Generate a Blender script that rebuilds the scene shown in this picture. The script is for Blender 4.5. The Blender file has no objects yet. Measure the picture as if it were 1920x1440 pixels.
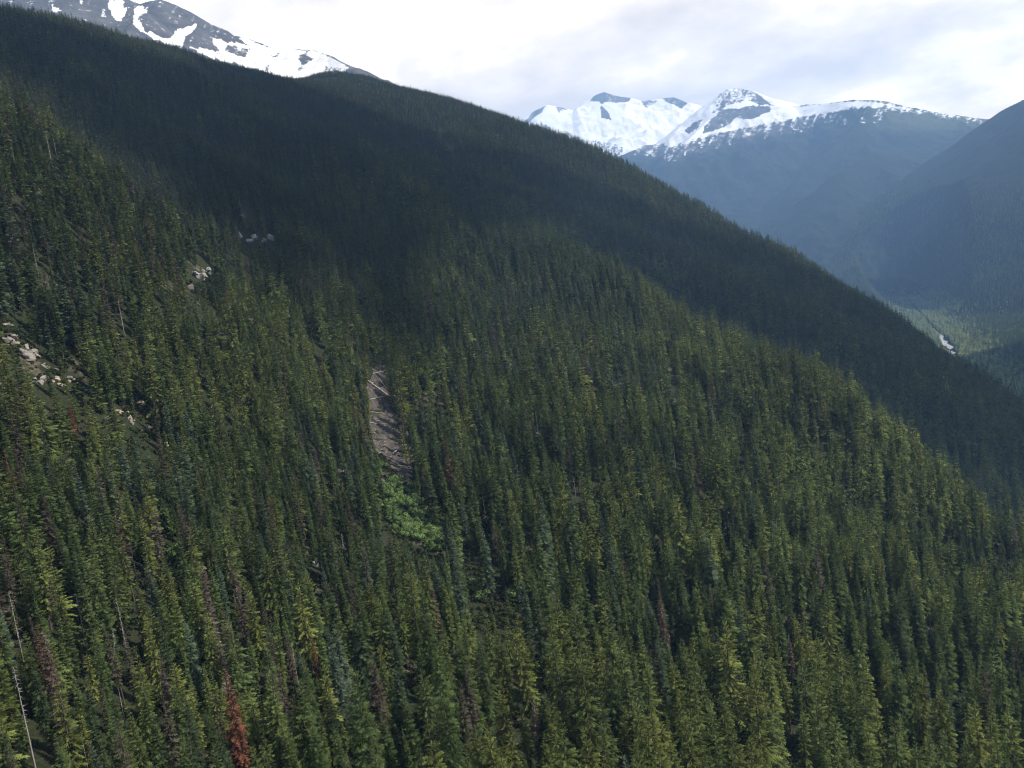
import bpy, math, random
import numpy as np
from mathutils import Vector, Matrix

random.seed(7); RNG = np.random.default_rng(7)
scene = bpy.context.scene
COL = scene.collection

# ------------------------------------------------------------------ camera
FOC = 1554.0                       # focal length in pixels of the 1920 px wide photograph
ROLL = math.radians(7.3); PITCH = math.radians(7.5)
cr, sr, cp, sp = math.cos(ROLL), math.sin(ROLL), math.cos(PITCH), math.sin(PITCH)
R0 = Vector((1, 0, 0)); U0 = Vector((0, sp, cp)); FW = Vector((0, cp, -sp))
right = R0 * cr - U0 * sr          # image +u
up = R0 * sr + U0 * cr             # image +v
camd = bpy.data.cameras.new('camera'); cam = bpy.data.objects.new('camera', camd); COL.objects.link(cam)
camd.sensor_width = 36.0; camd.lens = 36.0 * FOC / 1920.0
camd.clip_start = 1.0; camd.clip_end = 60000.0
m = Matrix((right, up, -FW)).transposed().to_4x4()
cam.matrix_world = m
scene.camera = cam

# ------------------------------------------------------------------ light
SUN_EL = math.radians(45.0)
SUN_H = Vector((1.0, -0.16, 0)).normalized()        # horizontal direction towards the sun
SUN = Vector((SUN_H.x * math.cos(SUN_EL), SUN_H.y * math.cos(SUN_EL), math.sin(SUN_EL)))
sd = bpy.data.lights.new('sun', 'SUN'); so = bpy.data.objects.new('sun', sd); COL.objects.link(so)
sd.energy = 5.0; sd.angle = math.radians(0.55); sd.color = (1.0, 0.94, 0.83)
so.rotation_euler = SUN.to_track_quat('Z', 'Y').to_euler()
so.location = (2000, -800, 3000)

world = bpy.data.worlds.new('World'); scene.world = world; world.use_nodes = True
nt = world.node_tree; nt.nodes.clear(); N = nt.nodes.new; L = nt.links.new
wo = N('ShaderNodeOutputWorld'); bg1 = N('ShaderNodeBackground'); bg2 = N('ShaderNodeBackground'); mx = N('ShaderNodeMixShader')
sky = N('ShaderNodeTexSky'); sky.sky_type = 'NISHITA'; sky.sun_disc = False
sky.sun_elevation = SUN_EL; sky.sun_rotation = math.atan2(SUN_H.x, SUN_H.y)
sky.altitude = 1500
L(sky.outputs[0], bg1.inputs[0]); bg1.inputs[1].default_value = 0.12
tc = N('ShaderNodeTexCoord')
sep = N('ShaderNodeSeparateXYZ'); L(tc.outputs['Generated'], sep.inputs[0])
def mathn(tree, op, a=None, b=None, c=None):
    n = tree.nodes.new('ShaderNodeMath'); n.operation = op
    for i, v in enumerate((a, b, c)):
        if v is None: continue
        if isinstance(v, (int, float)): n.inputs[i].default_value = v
        else: tree.links.new(v, n.inputs[i])
    return n.outputs[0]
# cloud deck: direction divided by height gives a flat layer overhead
den = mathn(nt, 'ADD', mathn(nt, 'ABSOLUTE', sep.outputs[2]), 0.30)
cx = mathn(nt, 'DIVIDE', sep.outputs[0], den); cy = mathn(nt, 'DIVIDE', sep.outputs[1], den)
cmb = N('ShaderNodeCombineXYZ'); L(cx, cmb.inputs[0]); L(cy, cmb.inputs[1])
def noise(tree, vec, scale, detail=5, rough=.55, off=(0, 0, 0)):
    mp = tree.nodes.new('ShaderNodeMapping'); mp.inputs['Location'].default_value = off
    tree.links.new(vec, mp.inputs[0])
    n = tree.nodes.new('ShaderNodeTexNoise'); n.inputs['Scale'].default_value = scale
    n.inputs['Detail'].default_value = detail; n.inputs['Roughness'].default_value = rough
    tree.links.new(mp.outputs[0], n.inputs['Vector']); return n.outputs['Fac']
def ramp(tree, fac, stops, interp='LINEAR'):
    r = tree.nodes.new('ShaderNodeValToRGB'); r.color_ramp.interpolation = interp
    e = r.color_ramp.elements
    while len(e) < len(stops): e.new(0.5)
    for el, (p, c) in zip(e, stops): el.position = p; el.color = (*c, 1) if len(c) == 3 else c
    tree.links.new(fac, r.inputs[0]); return r.outputs[0]
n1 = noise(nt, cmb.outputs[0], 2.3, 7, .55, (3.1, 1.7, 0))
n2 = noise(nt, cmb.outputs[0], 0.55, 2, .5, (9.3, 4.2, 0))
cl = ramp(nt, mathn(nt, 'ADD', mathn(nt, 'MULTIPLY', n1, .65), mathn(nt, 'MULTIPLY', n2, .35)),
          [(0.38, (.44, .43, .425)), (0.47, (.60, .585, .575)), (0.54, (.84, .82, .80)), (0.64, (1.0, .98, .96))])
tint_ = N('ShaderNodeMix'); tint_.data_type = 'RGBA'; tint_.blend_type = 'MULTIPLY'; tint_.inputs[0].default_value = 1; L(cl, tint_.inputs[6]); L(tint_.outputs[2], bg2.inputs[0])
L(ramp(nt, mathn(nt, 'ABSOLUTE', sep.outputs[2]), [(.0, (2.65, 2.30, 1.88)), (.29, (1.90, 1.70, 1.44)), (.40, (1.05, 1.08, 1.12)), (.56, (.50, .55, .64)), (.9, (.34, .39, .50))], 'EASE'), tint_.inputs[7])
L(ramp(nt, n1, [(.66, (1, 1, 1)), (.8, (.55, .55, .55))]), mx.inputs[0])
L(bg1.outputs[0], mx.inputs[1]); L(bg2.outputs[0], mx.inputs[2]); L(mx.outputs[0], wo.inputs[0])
world.cycles.sampling_method = 'MANUAL'; world.cycles.sample_map_resolution = 256

scene.view_settings.view_transform = 'Standard'; scene.view_settings.look = 'None'
scene.view_settings.exposure = 0.55; scene.view_settings.gamma = 1.0; scene.view_settings.use_curve_mapping = False
cy_ = scene.cycles
cy_.use_denoising = True; cy_.denoising_prefilter = 'ACCURATE'; cy_.use_adaptive_sampling = False; cy_.filter_width = 1.1
cy_.max_bounces = 5; cy_.diffuse_bounces = 1; cy_.glossy_bounces = 1; cy_.transmission_bounces = 2
cy_.transparent_max_bounces = 4; cy_.volume_bounces = 1
cy_.sample_clamp_indirect = 4.0

# ------------------------------------------------------------------ helpers
def ray(px, py):
    u = (np.asarray(px, float) - 960) / FOC; v = (720 - np.asarray(py, float)) / FOC
    a = u * cr + v * sr; b = -u * sr + v * cr
    d = np.stack([a, cp + b * sp, -sp + b * cp], -1)
    return d / np.linalg.norm(d, axis=-1, keepdims=True)
def project(P):
    P = np.asarray(P, float); x, y, z = P[..., 0], P[..., 1], P[..., 2]
    dep = y * cp - z * sp; upc = y * sp + z * cp
    dd = np.where(dep > 1, dep, 1e-3)
    a = x / dd; b = upc / dd
    return np.where(dep > 1, 960 + FOC * (a * cr - b * sr), -1e6), np.where(dep > 1, 720 - FOC * (a * sr + b * cr), -1e6), dep
def new_mesh(name, verts, faces, smooth=False):
    me = bpy.data.meshes.new(name)
    verts = np.asarray(verts, np.float32); faces = np.asarray(faces, np.int32)
    me.vertices.add(len(verts)); me.vertices.foreach_set('co', verts.ravel())
    k = faces.shape[1]
    me.loops.add(faces.size); me.loops.foreach_set('vertex_index', faces.ravel())
    me.polygons.add(len(faces)); me.polygons.foreach_set('loop_start', np.arange(0, faces.size, k, dtype=np.int32))
    me.polygons.foreach_set('use_smooth', np.full(len(faces), smooth))
    me.update(calc_edges=True)
    return me
def link(name, me, mats=(), parent=None, kind=None, label=None, cat=None, group=None, loc=None):
    o = bpy.data.objects.new(name, me); COL.objects.link(o)
    for mt in mats: me.materials.append(mt)
    if parent is not None: o.parent = parent
    if loc is not None: o.location = loc
    for k_, v_ in (('kind', kind), ('label', label), ('category', cat), ('group', group)):
        if v_: o[k_] = v_
    return o
def fattr(me, name, vals, dom='POINT'):
    a = me.attributes.new(name, 'FLOAT', dom); a.data.foreach_set('value', np.asarray(vals, np.float32))
class VNoise:
    """smooth 2-D value noise"""
    def __init__(s, seed): s.t = np.random.default_rng(seed).random((256, 256))
    def one(s, x, y):
        i = np.floor(x).astype(int); j = np.floor(y).astype(int); a = x - i; b = y - j
        a = a * a * (3 - 2 * a); b = b * b * (3 - 2 * b); g = lambda p, q: s.t[p % 256, q % 256]
        return (g(i, j) * (1 - a) + g(i + 1, j) * a) * (1 - b) + (g(i, j + 1) * (1 - a) + g(i + 1, j + 1) * a) * b
    def fbm(s, x, y, sc, octv=4, ridged=False):
        o = 0; amp = 1; tot = 0
        for k in range(octv):
            v = s.one(x / sc + 17.3 * k, y / sc + 9.1 * k)
            if ridged: v = 1 - np.abs(2 * v - 1)
            o = o + amp * v; tot += amp; amp *= .5; sc /= 2.03
        return o / tot
VN = VNoise(3)
def grid_faces(nx, ny):
    i, j = np.meshgrid(np.arange(nx - 1), np.arange(ny - 1))
    a = (j * nx + i).ravel()
    return np.stack([a, a + 1, a + nx + 1, a + nx], -1)
def inside(px, py, poly):
    c = np.zeros(np.shape(px), bool); n = len(poly)
    for k in range(n):
        x1, y1 = poly[k]; x2, y2 = poly[(k + 1) % n]
        if y1 == y2: continue
        c ^= ((y1 > py) != (y2 > py)) & (px < (x2 - x1) * (py - y1) / (y2 - y1) + x1)
    return c
def material(name):
    mt = bpy.data.materials.new(name); mt.use_nodes = True; t = mt.node_tree; t.nodes.clear()
    out = t.nodes.new('ShaderNodeOutputMaterial'); return mt, t, out
def attr(t, name, typ='GEOMETRY'):
    a = t.nodes.new('ShaderNodeAttribute'); a.attribute_name = name; a.attribute_type = typ; return a
def mixc(t, fac, a, b, mode='MIX'):
    n = t.nodes.new('ShaderNodeMix'); n.data_type = 'RGBA'; n.blend_type = mode
    for s, v in ((n.inputs[0], fac), (n.inputs[6], a), (n.inputs[7], b)):
        if isinstance(v, (int, float)): s.default_value = v
        elif isinstance(v, tuple): s.default_value = (*v, 1)
        else: t.links.new(v, s)
    return n.outputs[2]
def diffuse(t, out, col, rough=1.0, bump=None, bstr=.5, bdist=1.0, spec=0.2):
    b = t.nodes.new('ShaderNodeBsdfPrincipled'); b.inputs['Roughness'].default_value = rough
    b.inputs['Specular IOR Level'].default_value = spec
    if isinstance(col, tuple): b.inputs['Base Color'].default_value = (*col, 1)
    else: t.links.new(col, b.inputs['Base Color'])
    if bump is not None:
        bn = t.nodes.new('ShaderNodeBump'); bn.inputs['Strength'].default_value = bstr; bn.inputs['Distance'].default_value = bdist
        t.links.new(bump, bn.inputs['Height']); t.links.new(bn.outputs[0], b.inputs['Normal'])
    t.links.new(b.outputs[0], out.inputs[0]); return b
def objco(t):
    return t.nodes.new('ShaderNodeTexCoord').outputs['Object']

# ------------------------------------------------------------------ near hillside (thin plate through surveyed points)
CAN = 14.0
CP = np.array([
(0,1430,172),(480,1430,180),(960,1430,215),(1440,1430,270),(1920,1430,345),
(0,1200,205),(480,1200,225),(960,1200,270),(1440,1200,350),(1900,1200,450),
(0,1000,250),(350,1000,275),(700,1000,345),(1000,1000,360),(1440,1000,470),(1700,1000,560),
(0,800,300),(350,800,350),(650,800,440),(720,800,500),(850,780,490),(1150,800,520),(1440,800,620),
(0,600,365),(250,600,410),(450,600,455),(620,600,545),(730,640,620),(820,640,630),(1000,640,680),(1250,640,800),
(0,400,455),(150,400,490),(350,460,555),(450,430,610),(520,520,590),
(0,175,590),(110,240,590),(220,315,600),(330,390,625),
(900,420,1230),(1050,470,1100),(1200,535,980),(1400,650,860),(1560,740,780),(1680,830,720),(1800,920,670),(1920,1010,620),
(800,480,960),(650,480,860),(600,400,1020),(450,330,930),
(0,130,960),(150,190,960),(300,260,960),(200,120,1250),(450,220,1300),(700,320,1400),
(1100,440,1500),(1300,520,1400),(1500,620,1320),(1650,700,1260),(1800,800,1200),(1920,900,1150),
(1000,380,1620),(900,340,1700),
(0,24,1330),(150,55,1500),(300,88,1700),(430,118,1950),(560,152,2250),(625,160,2400),
(600,230,1750),(800,270,2050),
(690,140,2850),(760,165,2750),(870,195,2650),(980,232,2550),(1140,300,2400),(1300,385,2230),(1500,487,2030),(1700,616,1830),(1800,688,1730),(1920,768,1600),
(1250,430,2000),(1450,530,1800),(1650,640,1600),(1850,770,1430)], float)
PT = ray(CP[:, 0], CP[:, 1]) * CP[:, 2:3]
PT[:, 2] -= CAN * np.clip(1 - CP[:, 2] / 9000, .3, 1)
PT = np.concatenate([PT, np.array([
 (0,0,-92),(-150,0,0),(150,0,-165),(-300,100,120),(-600,0,300),(300,100,-270),(600,300,-420),(900,800,-470),
 (-900,500,480),(-1200,1200,540),(-1500,2000,600),(0,-300,-92),(-600,-300,300),(500,-300,-400),
 (-700,3300,600),(-1000,2500,520)], float)])
SKY2 = np.array([(760,165,2750),(980,232,2550),(1140,300,2400),(1300,385,2230),(1500,485,2030),(1700,616,1830),(1800,688,1730),(1920,768,1600),(2100,850,1450)], float)
for gain, drop in ((1.13, .30), (1.3, .36)):        # behind the skyline the spur falls away
    q = ray(SKY2[:, 0], SKY2[:, 1]) * SKY2[:, 2:3] * gain; q[:, 2] -= drop * (gain - 1) * SKY2[:, 2] + 16; PT = np.concatenate([PT, q])
RIB1 = np.array([(1200,535,980),(1400,650,860),(1560,740,780),(1680,830,720),(1800,920,670),(1920,1010,620),(2050,1100,590)], float)
RIB0 = np.array([(110,240,590),(220,315,600),(330,390,625)], float)
for rb, gain, drop in ((RIB1, 1.10, 34), (RIB1, 1.24, 58), (RIB0, 1.10, 20)):
    q = ray(rb[:, 0], rb[:, 1]) * rb[:, 2:3] * gain; q[:, 2] -= drop + CAN; PT = np.concatenate([PT, q])
def tps_solve(P):
    c = P[:, :2] / 1000; n = len(P)
    r2 = ((c[:, None] - c[None]) ** 2).sum(-1); K = np.where(r2 > 0, .5 * r2 * np.log(np.maximum(r2, 1e-12)), 0) + 1e-4 * np.eye(n)
    A = np.zeros((n + 3, n + 3)); A[:n, :n] = K; A[:n, n] = 1; A[:n, n + 1:] = c; A[n, :n] = 1; A[n + 1:, :n] = c.T
    return c, np.linalg.solve(A, np.concatenate([P[:, 2], np.zeros(3)]))
TC, TW = tps_solve(PT)
def tps(x, y):
    q = np.stack([np.ravel(x), np.ravel(y)], -1) / 1000; o = np.empty(len(q))
    for i in range(0, len(q), 20000):
        qq = q[i:i + 20000]; r2 = ((qq[:, None] - TC[None]) ** 2).sum(-1)
        o[i:i + 20000] = (.5 * r2 * np.log(np.maximum(r2, 1e-12))) @ TW[:-3] + TW[-3] + qq @ TW[-2:]
    return o.reshape(np.shape(x))
GS = 9.0
GX = np.arange(-1650, 1500, GS); GY = np.arange(-350, 3300, GS)
mxg, myg = np.meshgrid(GX, GY)
HZ = tps(mxg, myg)
rr = np.hypot(mxg, myg)
HZ += (VN.fbm(mxg, myg, 90, 4) - .5) * 14 * np.clip(rr / 600, .35, 1) + (VN.fbm(mxg, myg, 260, 3, True) - .6) * 26 * np.clip((rr - 500) / 900, 0, 1)
HZ = np.maximum(HZ, -560)
def hill_z(x, y):
    fx = np.clip((x - GX[0]) / GS, 0, len(GX) - 1.001); fy = np.clip((y - GY[0]) / GS, 0, len(GY) - 1.001)
    i = fx.astype(int); j = fy.astype(int); a = fx - i; b = fy - j
    return (HZ[j, i] * (1 - a) + HZ[j, i + 1] * a) * (1 - b) + (HZ[j + 1, i] * (1 - a) + HZ[j + 1, i + 1] * a) * b
def hill_hit(px, py, lift=0.0, t0=60.0):
    """where the line of sight through a photograph pixel meets the hillside"""
    d = ray(px, py); t = np.full(d.shape[:-1], t0); done = np.zeros(t.shape, bool)
    for _ in range(1400):
        p = d * t[..., None]; done |= p[..., 2] < hill_z(p[..., 0], p[..., 1]) + lift
        t = np.where(done, t, t * 1.0027)
        if done.all(): break
    return d * t[..., None]

def mat_forest_floor():
    mt, t, out = material('forest_floor'); co = objco(t)
    n = noise(t, co, .06, 6, .6); n2_ = noise(t, co, .9, 4, .6)
    c = ramp(t, n, [(.3, (.012, .016, .007)), (.5, (.020, .021, .010)), (.7, (.032, .027, .018))])
    c = mixc(t, ramp(t, n2_, [(.45, (0, 0, 0)), (.62, (.7, .7, .7))]), c, (.030, .048, .014))
    n3 = noise(t, co, .035, 7, .72, (40, 3, 0)); c = mixc(t, ramp(t, n3, [(.57, (0, 0, 0)), (.64, (.8, .8, .8))]), c, mixc(t, n2_, (.07, .055, .042), (.20, .17, .13)))
    diffuse(t, out, c, 1, n2_, .8, 1.0); return mt
M_FLOOR = mat_forest_floor()
hill = link('hillside', new_mesh('hillside', np.stack([mxg.ravel(), myg.ravel(), HZ.ravel()], -1), grid_faces(len(GX), len(GY)), True), [M_FLOOR], kind='structure')

# ------------------------------------------------------------------ far ground, valley, mountains
FLOOR_Z = -520.0
def mat_far_forest():
    mt, t, out = material('far_forest'); co = objco(t)
    n = noise(t, co, .012, 8, .72); n2_ = noise(t, co, .055, 5, .7)
    c = ramp(t, n, [(.3, (.010, .015, .011)), (.5, (.016, .022, .016)), (.7, (.025, .032, .022))])
    diffuse(t, out, c, 1, n2_, 1.0, 18.0, 0.0); return mt
M_FARF = mat_far_forest()
gv = [(-9000, -6500, FLOOR_Z), (9000, -6500, FLOOR_Z), (9000, 16000, FLOOR_Z), (-9000, 16000, FLOOR_Z)]
link('ground', new_mesh('ground', gv, [(0, 1, 2, 3)]), [M_FARF], kind='structure')

def mat_alpine():
    """snow where the attribute 'snow' says snow lies, rock or forest below it by 'rock'"""
    mt, t, out = material('alpine'); co = objco(t)
    rn = noise(t, co, .010, 8, .7); rn2 = noise(t, co, .03, 9, .78)
    rock = ramp(t, rn, [(.3, (.055, .056, .062)), (.5, (.085, .084, .088)), (.7, (.14, .135, .13))])
    fn = noise(t, co, .012, 8, .72)
    forest = ramp(t, fn, [(.3, (.010, .015, .011)), (.5, (.016, .022, .016)), (.7, (.025, .032, .022))])
    meadow = mixc(t, fn, (.045, .060, .030), (.10, .11, .06))
    base = mixc(t, attr(t, 'rock').outputs['Fac'], forest, rock)
    base = mixc(t, attr(t, 'meadow').outputs['Fac'], base, meadow)
    sn = mathn(t, 'ADD', attr(t, 'snow').outputs['Fac'], mathn(t, 'MULTIPLY', mathn(t, 'SUBTRACT', rn2, .5), 1.2))
    mask = ramp(t, sn, [(.44, (0, 0, 0)), (.56, (1, 1, 1))])
    c = mixc(t, mask, base, mixc(t, rn2, (.74, .74, .76), (.90, .91, .93)))
    diffuse(t, out, c, .9, rn2, .8, 16.0, 0.1); return mt
M_ALP = mat_alpine()

def ridge_pts(l):
    a = np.array(l, float); return ray(a[:, 0], a[:, 1]) * a[:, 2:3]
def massif(ridges, px0, px1, r0, r1, dpx, dr, slope, seed, jag=.22, crest=6.0):
    """height field made of tent-shaped ridges, tessellated in azimuth and distance"""
    az = np.arctan2(*ray(np.arange(px0, px1 + .1, dpx), 400.0)[:, :2].T)
    rad = np.arange(r0, r1, dr)
    A, R = np.meshgrid(az, rad); X = R * np.sin(A); Y = R * np.cos(A)
    vn = VNoise(seed); H = np.full(X.shape, -2000.0); Dn = np.full(X.shape, 1e9)
    for rl, sl in ridges:
        P = ridge_pts(rl)
        for p, q in zip(P[:-1], P[1:]):
            dx, dy = q[0] - p[0], q[1] - p[1]; l2 = dx * dx + dy * dy + 1e-9
            t = np.clip(((X - p[0]) * dx + (Y - p[1]) * dy) / l2, 0, 1)
            d = np.hypot(X - p[0] - t * dx, Y - p[1] - t * dy)
            h = p[2] + t * (q[2] - p[2]) - sl * slope * d
            H = np.maximum(H, h + 0)
            Dn = np.minimum(Dn, d)
    f = vn.fbm(X, Y, 900, 6, True) - .62
    f2 = vn.fbm(X + 4000, Y, 330, 5, True) - .6
    H = H + f * np.minimum(Dn, 700) * jag * 2 + f2 * np.minimum(Dn, 260) * jag * 2.2 + (vn.fbm(X, Y, 120, 3) - .55) * crest * 2
    px, py, _ = project(np.stack([X, Y, H], -1))
    return X, Y, H, px, py, Dn
def build_massif(name, data, snow, rock, meadow, mat):
    X, Y, H = data[:3]; ny, nx = X.shape
    me = new_mesh(name, np.stack([X.ravel(), Y.ravel(), np.maximum(H, FLOOR_Z - 30).ravel()], -1), grid_faces(nx, ny), True)
    for nm, v in (('snow', snow), ('rock', rock), ('meadow', meadow)): fattr(me, nm, np.broadcast_to(v, X.shape).ravel())
    return link(name, me, [mat], kind='structure')
def sstep(a, b, x):
    t = np.clip((x - a) / (b - a), 0, 1); return t * t * (3 - 2 * t)
VS = VNoise(21)

# snowy peak above the near forest
d1 = massif([([(-500,-60,4455),(-100,-60,4455),(60,-50,4522),(180,-30,4563),(240,-2,4590),(262,6,4590),(300,-1,4590),(322,6,4590),(345,20,4617),(372,43,4644),(420,60,4671),(470,73,4698),(505,87,4698),(545,91,4658),(590,93,4590),(612,99,4496),(640,116,4320),(664,130,4185),(690,175,4050)], 1.0),
             ([(322,6,4590),(345,60,4388),(350,110,4118),(350,160,3780)], 1.05),
             ([(180,-30,4563),(170,30,4252),(150,90,3780)], 1.0)], -450, 800, 3200, 5900, 2.5, 13.0, .78, 5, .30, 9)
px, py = d1[3], d1[4]
w1 = VS.fbm(px * 1.0, py * 2.2, 26, 4)
st = .55 * VS.fbm(px * 1.0 + py * .45, py * .28, 7, 3) + .45 * VS.fbm(px + 70, py * 1.4, 10, 4)      # gullies that run down the face
sn = np.full(px.shape, .17)
for poly, v in (([(200,5),(238,0),(232,30),(228,40),(214,36),(203,22)], .8), ([(255,20),(280,12),(262,34),(272,50),(262,60),(250,45)], .7),
                ([(262,55),(285,62),(310,75),(330,62),(352,48),(374,46),(350,62),(335,82),(318,85),(285,72)], .85),
                ([(95,8),(118,18),(112,28),(98,22)], .75), ([(400,72),(430,78),(470,84),(520,90),(560,92),(592,94),(618,106),(640,118),(655,128),(640,145),(610,160),(560,158),(480,130),(400,110),(350,88),(375,90),(405,92)], .78),
                ([(455,70),(500,86),(480,88),(450,78)], .7)):
    sn = np.where(inside(px + (w1 - .5) * 22, py + (w1 - .5) * 14, poly), v, sn)
for poly, v in (([(425,84),(470,92),(460,108),(430,100),(418,95)], .3), ([(560,100),(590,110),(570,122),(560,112)], .42), ([(505,104),(528,104),(510,110)], .3),
                ([(610,125),(660,128),(640,150),(600,150)], .46)):
    sn = np.where(inside(px + (w1 - .5) * 12, py, poly), v, sn)
sn = sn + (st - .5) * np.where(sn > .5, .9, 1.1)
sn = .5 + (sn - .5) * .62
build_massif('snowy_mountain', d1, sn, sstep(150, 120, py + (px - 300) * -.08), 0.0, M_ALP)

# glacier range at the head of the valley
d2 = massif([([(900,262,13235),(960,245,13097),(985,226,12959),(1002,208,12959),(1025,197,12959),(1045,199,12959),(1060,202,12959),(1078,214,13027),(1095,193,13097),(1118,175,13097),(1132,172,13097),(1150,178,13097),(1185,184,13097),(1205,188,13097),(1240,184,13097),(1262,181,13097),(1285,192,13097),(1302,207,13097),(1330,225,13097),(1450,250,13097)], 1.0),
             ([(1132,172,13097),(1128,200,12683),(1145,228,12270)], 1.1), ([(1025,197,12959),(1040,240,12132),(1080,280,11305)], 1.0)],
            900, 1460, 10000, 14500, 2.0, 26.0, .62, 8, .20, 10)
px, py = d2[3], d2[4]
w1 = VS.fbm(px * 1.0 + 400, py * 1.6, 14, 4); st = .5 * VS.fbm(px + py * .4, py * .3 + 90, 5, 3) + .5 * VS.fbm(px * 1.3 + 33, py * 1.6, 7, 4)
sn = np.full(px.shape, .93)
for poly, v in (([(1104,190),(1120,176),(1135,171),(1155,179),(1186,184),(1180,193),(1160,194),(1140,190),(1128,196),(1122,190)], .22),
                ([(1128,198),(1136,205),(1148,226),(1126,220)], .15), ([(1240,184),(1262,180),(1290,193),(1280,206),(1262,196),(1250,192)], .25),
                ([(1200,186),(1232,188),(1215,206),(1205,196)], .38), ([(985,226),(1002,206),(1024,197),(1020,206),(1004,220),(990,236)], .32),
                ([(1042,198),(1066,203),(1048,214)], .35), ([(1014,228),(1032,240),(1020,252)], .35), ([(1060,245),(1075,252),(1066,262)], .35),
                ([(1105,262),(1160,270),(1175,285),(1140,305),(1110,290),(1095,275)], .46)):
    sn = np.where(inside(px + (w1 - .5) * 8, py + (w1 - .5) * 5, poly), v, sn)
sn = sn + (st - .5) * np.where(py > 250, 1.2, np.where(sn < .6, .9, .35))
sn = .5 + (sn - .5) * .66
build_massif('glacier_mountain', d2, sn, 1.0, 0.0, M_ALP)

# rocky peak and long snow ridge with forested flanks
d3 = massif([([(1180,320,10950),(1250,282,11100),(1290,262,11174),(1312,233,11250),(1326,208,11250),(1340,185,11250),(1354,172,11250),(1366,166,11250),(1400,167,11250),(1416,173,11250),(1430,183,11174),(1446,196,11100),(1480,198,10950),(1540,194,10650),(1600,187,10350),(1642,187,10200),(1666,190,10200),(1700,199,10126),(1750,209,10050),(1800,216,10050),(1856,223,10050),(1960,240,10050)], 1.0),
             ([(1290,262,11174),(1210,272,10500),(1140,302,9750),(1090,340,9150)], .95),
             ([(1446,196,11100),(1330,222,10350),(1290,262,9750),(1240,330,8850)], .95),
             ([(1642,187,10200),(1600,240,9450),(1500,330,8550),(1430,430,7800)], .95),
             ([(1750,209,10050),(1720,270,9300),(1640,285,8400),(1560,330,7800),(1470,430,7200)], .95)],
            1040, 2050, 6400, 12200, 2.6, 22.0, .60, 12, .24, 7)
px, py = d3[3], d3[4]
w1 = VS.fbm(px * 1.0 + 900, py * 1.7 + 50, 16, 4); st = .5 * VS.fbm(px + py * .5 + 300, py * .3, 5, 3) + .5 * VS.fbm(px * 1.1 + 7, py * 1.7, 7, 4)
low = np.interp(px, [1100, 1200, 1260, 1300, 1350, 1400, 1450, 1500, 1560, 1610, 1650, 1700, 1760, 1860], [262, 264, 276, 264, 250, 240, 231, 221, 211, 203, 203, 206, 214, 226])
sn = .52 + np.clip((low - py) / 16, -1.2, .4) * .9
sn = np.where(py > low, np.where(py < low + 28, .40 - (py - low) * .006, 0.05), sn)
sn = np.where((px > 1655), .48 - np.clip((py - np.interp(px, [1655, 1860], [200, 226])) / 30, -.2, 1), sn)
for poly, v in (([(1340,190),(1354,172),(1366,165),(1402,166),(1418,174),(1448,197),(1425,196),(1400,188),(1370,196),(1335,212)], .45),
                ([(1418,174),(1448,197),(1420,197)], .15),
                ([(1352,205),(1385,203),(1410,197),(1440,200),(1450,206),(1428,216),(1410,222),(1380,222),(1360,240),(1340,243),(1318,252),(1322,236)], .22),
                ([(1300,228),(1318,222),(1312,240),(1290,252),(1284,246)], .22), ([(1560,212),(1610,204),(1650,205),(1640,216),(1590,218)], .2)):
    sn = np.where(inside(px + (w1 - .5) * 9, py + (w1 - .5) * 6, poly), v, sn)
sn = np.where((px > 1500) & (py < np.interp(px, [1500, 1540, 1600, 1642, 1700, 1860], [198, 195, 189, 190, 201, 226]) + 1.5), .42, sn)
sn = sn + (st - .5) * np.where(py < low + 28, 1.15, .1)
rk = sstep(40, 0, py - low) * sstep(1560, 1480, px)
sn = .5 + (sn - .5) * .66
build_massif('forested_mountain', d3, sn, rk, sstep(1600, 1680, px) * sstep(262, 225, py), M_ALP)

# right-hand valley wall
d5 = massif([([(2500,215,6164),(2200,190,6738),(2050,150,7168),(1985,168,7383),(1920,186,7598),(1880,206,7741),(1850,226,7885),(1800,262,8028),(1740,300,8028),(1660,370,7885),(1590,440,7598),(1520,520,7311)], 1.0),
             ([(1985,168,7383),(1960,260,6595),(1900,380,5949)], .9), ([(1800,262,8028),(1760,340,7311),(1700,430,6595)], .9)],
            1480, 2500, 3000, 9200, 4.0, 28.0, .60, 31, .09, 7)
px, py = d5[3], d5[4]
CREEK = np.array([(1700,560),(1735,598),(1752,618),(1766,632),(1772,640),(1779,652),(1784,664),(1800,690),(1850,730)], float)
cd = ray(CREEK[:, 0], CREEK[:, 1]); CRK = cd * ((FLOOR_Z + .6) / cd[:, 2])[:, None]
def creek_dist(x, y):
    o = np.full(np.shape(x), 1e9)
    for p, q in zip(CRK[:-1], CRK[1:]):
        dx, dy = q[0] - p[0], q[1] - p[1]; t = np.clip(((x - p[0]) * dx + (y - p[1]) * dy) / (dx * dx + dy * dy), 0, 1)
        o = np.minimum(o, np.hypot(x - p[0] - t * dx, y - p[1] - t * dy))
    return o
cdw = creek_dist(d5[0], d5[1]); d5[2][:] = np.minimum(d5[2], FLOOR_Z - 2 + np.maximum(0, cdw - 70) * .5 + (np.maximum(0, cdw - 180) / 100) ** 2 * 120)   # the creek has cut its bed
build_massif('valley_wall', d5, 0.0, 0.0, 0.0, M_ALP)
W_AZ = np.arctan2(d5[0][0], d5[1][0]); W_R = np.hypot(d5[0][:, 0], d5[1][:, 0])
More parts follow.
